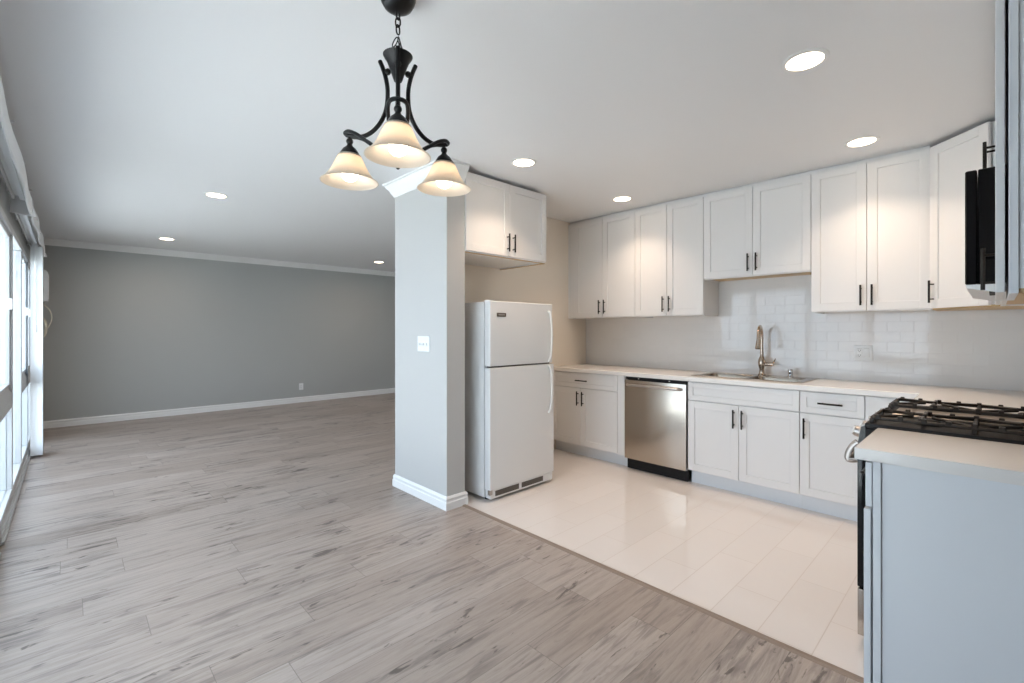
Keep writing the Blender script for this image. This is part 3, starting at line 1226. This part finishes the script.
# three short chains from the ring down to the cup rim
apex = Vector((0, 0, z(2.368)))
for k in range(3):
    a = math.radians(20+120*k)
    tgt = Vector((.036*math.cos(a), .036*math.sin(a), z(2.292)))
    d = tgt-apex
    for j in range(2):
        link(m, apex+d*(.27+.48*j), (d, Vector((-math.sin(a), math.cos(a), 0)) if j % 2 else d.cross(Vector((-math.sin(a), math.cos(a), 0)))), .038, .006, .0021)
m.build('chain', M['oil_bronze'], t)
MB().lathe([(.014, z(2.205)), (.018, z(2.215)), (.028, z(2.245)), (.040, z(2.276)), (.050, z(2.291)), (.053, z(2.297)), (.050, z(2.297)), (.030, z(2.282)), (.008, z(2.270))], (0, 0, 0), 28).build('cup', M['oil_bronze'], t)
MB().lathe([(.006, z(2.285)), (.006, z(1.985)), (.012, z(1.975)), (.022, z(1.955)), (.022, z(1.94)), (.012, z(1.925)), (.006, z(1.915)), (.010, z(1.905)), (.010, z(1.895)), (.004, z(1.886))], (0, 0, 0), 16).build('stem', M['oil_bronze'], t)
angs = [-76.2, 43.8, 163.8]
for ad in angs:
    aw = math.radians(ad)
    e = right*math.cos(aw)+fwd*math.sin(aw)      # outward direction
    s = Vector((-e.y, e.x, 0))

    def P(r, zw, sd=0):
        return e*r+s*sd+Vector((0, 0, z(zw)))
    m = MB()
    pts = [P(.074, 2.290), P(.062, 2.262), P(.050, 2.225), P(.042, 2.175), P(.047, 2.115), P(.068, 2.070), P(.105, 2.036), P(.150, 2.022), P(.190, 2.030), P(.213, 2.034)]
    m.tube(catmull(pts, 5), .0082, 8)
    arm = m.build('arm', M['oil_bronze'], t)
    MB().sphere(P(.0415, 2.246), .0115, 12).build('spacer_ball', M['oil_bronze'], arm)
    m = MB()
    pts = [P(.016, 1.952, .008), P(.06, 1.955, .016), P(.105, 1.985, .026), P(.15, 2.018, .032), P(.185, 2.034, .030), P(.210, 2.036, .018), P(.218, 2.036, 0)]
    half = catmull(pts, 5)
    other = [Vector(q)-s*(2*s.dot(Vector(q))) for q in half][::-1][1:]
    m.tube(list(half)+other, .0070, 8)
    m.build('brace', M['oil_bronze'], t)
    # socket: ball, neck, cap
    C = P(.203, 0)
    C.z = 0
    m = MB().sphere((C.x, C.y, z(2.010)), .013, 14)
    m.lathe([(.006, z(2.035)), (.006, z(2.0))], C, 10)
    m.lathe([(.008, z(2.0)), (.012, z(1.992)), (.024, z(1.982)), (.034, z(1.966)), (.037, z(1.958)), (.042, z(1.955)), (.042, z(1.950)), (.036, z(1.949))], C, 24)
    m.build('socket', M['oil_bronze'], t)
    m = MB()
    pr = [(.040, 1.958), (.044, 1.950), (.051, 1.935), (.059, 1.917), (.068, 1.900), (.078, 1.884), (.089, 1.871), (.099, 1.863), (.104, 1.860), (.105, 1.858)]
    inner = [(r-.004, zq-.001) for r, zq in pr[::-1]]
    m.lathe([(r, z(q)) for r, q in pr+inner], C, 40, None, False, False)
    m.build('shade', M['shade'], t)
    m = MB().lathe([(.004, z(1.862)), (.016, z(1.864)), (.027, z(1.873)), (.031, z(1.888)), (.026, z(1.910)), (.016, z(1.928)), (.013, z(1.948))], C, 20)
    m.build('bulb', M['bulb'], t)

# ------------------------------------------------------------------ vertical blinds


def blind(label, y0, y1, stack, zr):
    oy = y0
    t = thing('vertical_blind', label, 'blind', (WX, y0, 0), 0, 'vertical blind tracks')
    Ln = y1-y0
    # headrail: twin aluminium rails
    m = MB()
    m.box(.016, .028, 0.0, Ln-.012, zr, zr+.030, .002)
    m.box(.054, .081, 0.0, Ln-.012, zr-.002, zr+.030, .002)
    m.box(.016, .081, 0.0, Ln-.012, zr+.026, zr+.032, .001)
    m.build('headrail', M['track'], t)
    # curved thin valance, slightly wavy
    m = MB()
    bm = m.bm
    n = 24
    cols = []
    for i in range(n+1):
        y = Ln*i/n
        wv = .005*math.sin(PI*i/n*5.0+2.6)
        col = []
        for (dx, zz) in ((-.008, 2.172), (-.002, 2.176), (.0, 2.19), (.002, 2.235), (.0, 2.285), (-.002, 2.297), (-.008, 2.301)):
            col.append((.119+wv+dx, y, zz+wv*.8))
        cols.append([bm.verts.new(p) for p in col]+[bm.verts.new((p[0]-.003, p[1], p[2]-.001 if p[2] > 2.24 else p[2]+.001)) for p in col[::-1]])
    q = len(cols[0])
    fs = []
    for P_, Q_ in zip(cols, cols[1:]):
        for k in range(q):
            fs.append(bm.faces.new([P_[k], P_[(k+1) % q], Q_[(k+1) % q], Q_[k]]))
    fs.append(bm.faces.new(cols[0][::-1]))
    fs.append(bm.faces.new(cols[-1]))
    bmesh.ops.recalc_face_normals(bm, faces=fs)
    m.build('valance', M['track'], t)
    # returns at both ends
    for yy in (.004, Ln-.006):
        MB().prism([(.002, 2.172), (.136, 2.160), (.128, 2.20), (.104, zr+.03), (.012, zr+.03)], 1, yy, yy+.005).build('valance_return', M['track'], t)
    # clips holding the valance
    k = 0
    yy = .55
    while yy < Ln-.2:
        m = MB()
        m.box(.0, .122, yy, yy+.014, zr+.0325, zr+.0355)
        m.box(.105, .126, yy, yy+.014, zr+.025, zr+.040, .001)
        m.box(.001, .012, yy-.004, yy+.018, zr+.01, zr+.06, .002)
        m.build('bracket', M['track'], t)
        yy += .75
    if stack:
        ys0, cnt = stack
        # thin curved vanes hanging side by side
        for j in range(cnt):
            m = MB()
            bm = m.bm
            pts = []
            nn = 6
            for i in range(nn+1):
                u = i/nn*2-1
                pts.append((.078+u*.0445, .010*(1-u*u)))
            back = [(x, y+.0012) for x, y in pts[::-1]]
            m.prism(pts+back, 2, .022, 2.165)
            m.box(.070, .086, .006, .014, 2.16, zr)
            o = m.build('vane', M['vinyl'], t)
            o.location = (0, ys0-oy+j*.0115, 0)
        MB().cyl((.070, ys0-oy-.02, 1.29), (.070, ys0-oy-.02, 2.18), .005, 8).cyl((.070, ys0-oy-.02, 1.285), (.070, ys0-oy-.02, 1.36), .0085, 10).build('wand', M['plastic'], t)
    return t


blind('white vertical blind track with stacked vanes at the far left windows', 5.0, 7.66, (6.80, 20), 2.20)
blind('bare white blind track and valance over the near left windows', 1.2, 4.985, None, 2.268)

# ------------------------------------------------------------------ white wall box and cord in the far left corner
t = thing('wall_box', 'white wall-mounted box with slanted top in the far left corner', 'wall box', (WX, 8.05, 1.67), 0)
MB().prism([(.001, 0), (.128, 0), (.133, .01), (.133, .345), (.118, .372), (.001, .43)], 1, 0, .25).build('case', M['plastic'], t)
MB().prism([(.134, .03), (.137, .035), (.137, .33), (.134, .335)], 1, .02, .23).build('cover', M['plastic'], t)
pts = [(WX+.07, 8.12, 1.672), (WX+.10, 8.10, 1.62), (WX+.15, 8.10, 1.55), (WX+.165, 8.10, 1.45), (WX+.14, 8.10, 1.36), (WX+.10, 8.10, 1.31), (WX+.085, 8.10, 1.30)]
m = MB().tube(catmull(pts, 6), .006, 8)
for j in range(5):
    ring = []
    for k in range(18):
        a = 2*PI*k/18
        ring.append((WX+.075+.035*math.cos(a)+.003*j, 8.095+.012*j, 1.34+(.115+.006*(j % 2))*math.sin(a)))
    m.tube(ring, .007, 6, True)
m.cyl((WX+.001, 8.12, 1.44), (WX+.09, 8.12, 1.44), .006, 8)
tag(m.build('coiled_cord', M['beige']), 'beige cord looped below the white box in the far left corner', 'cord')
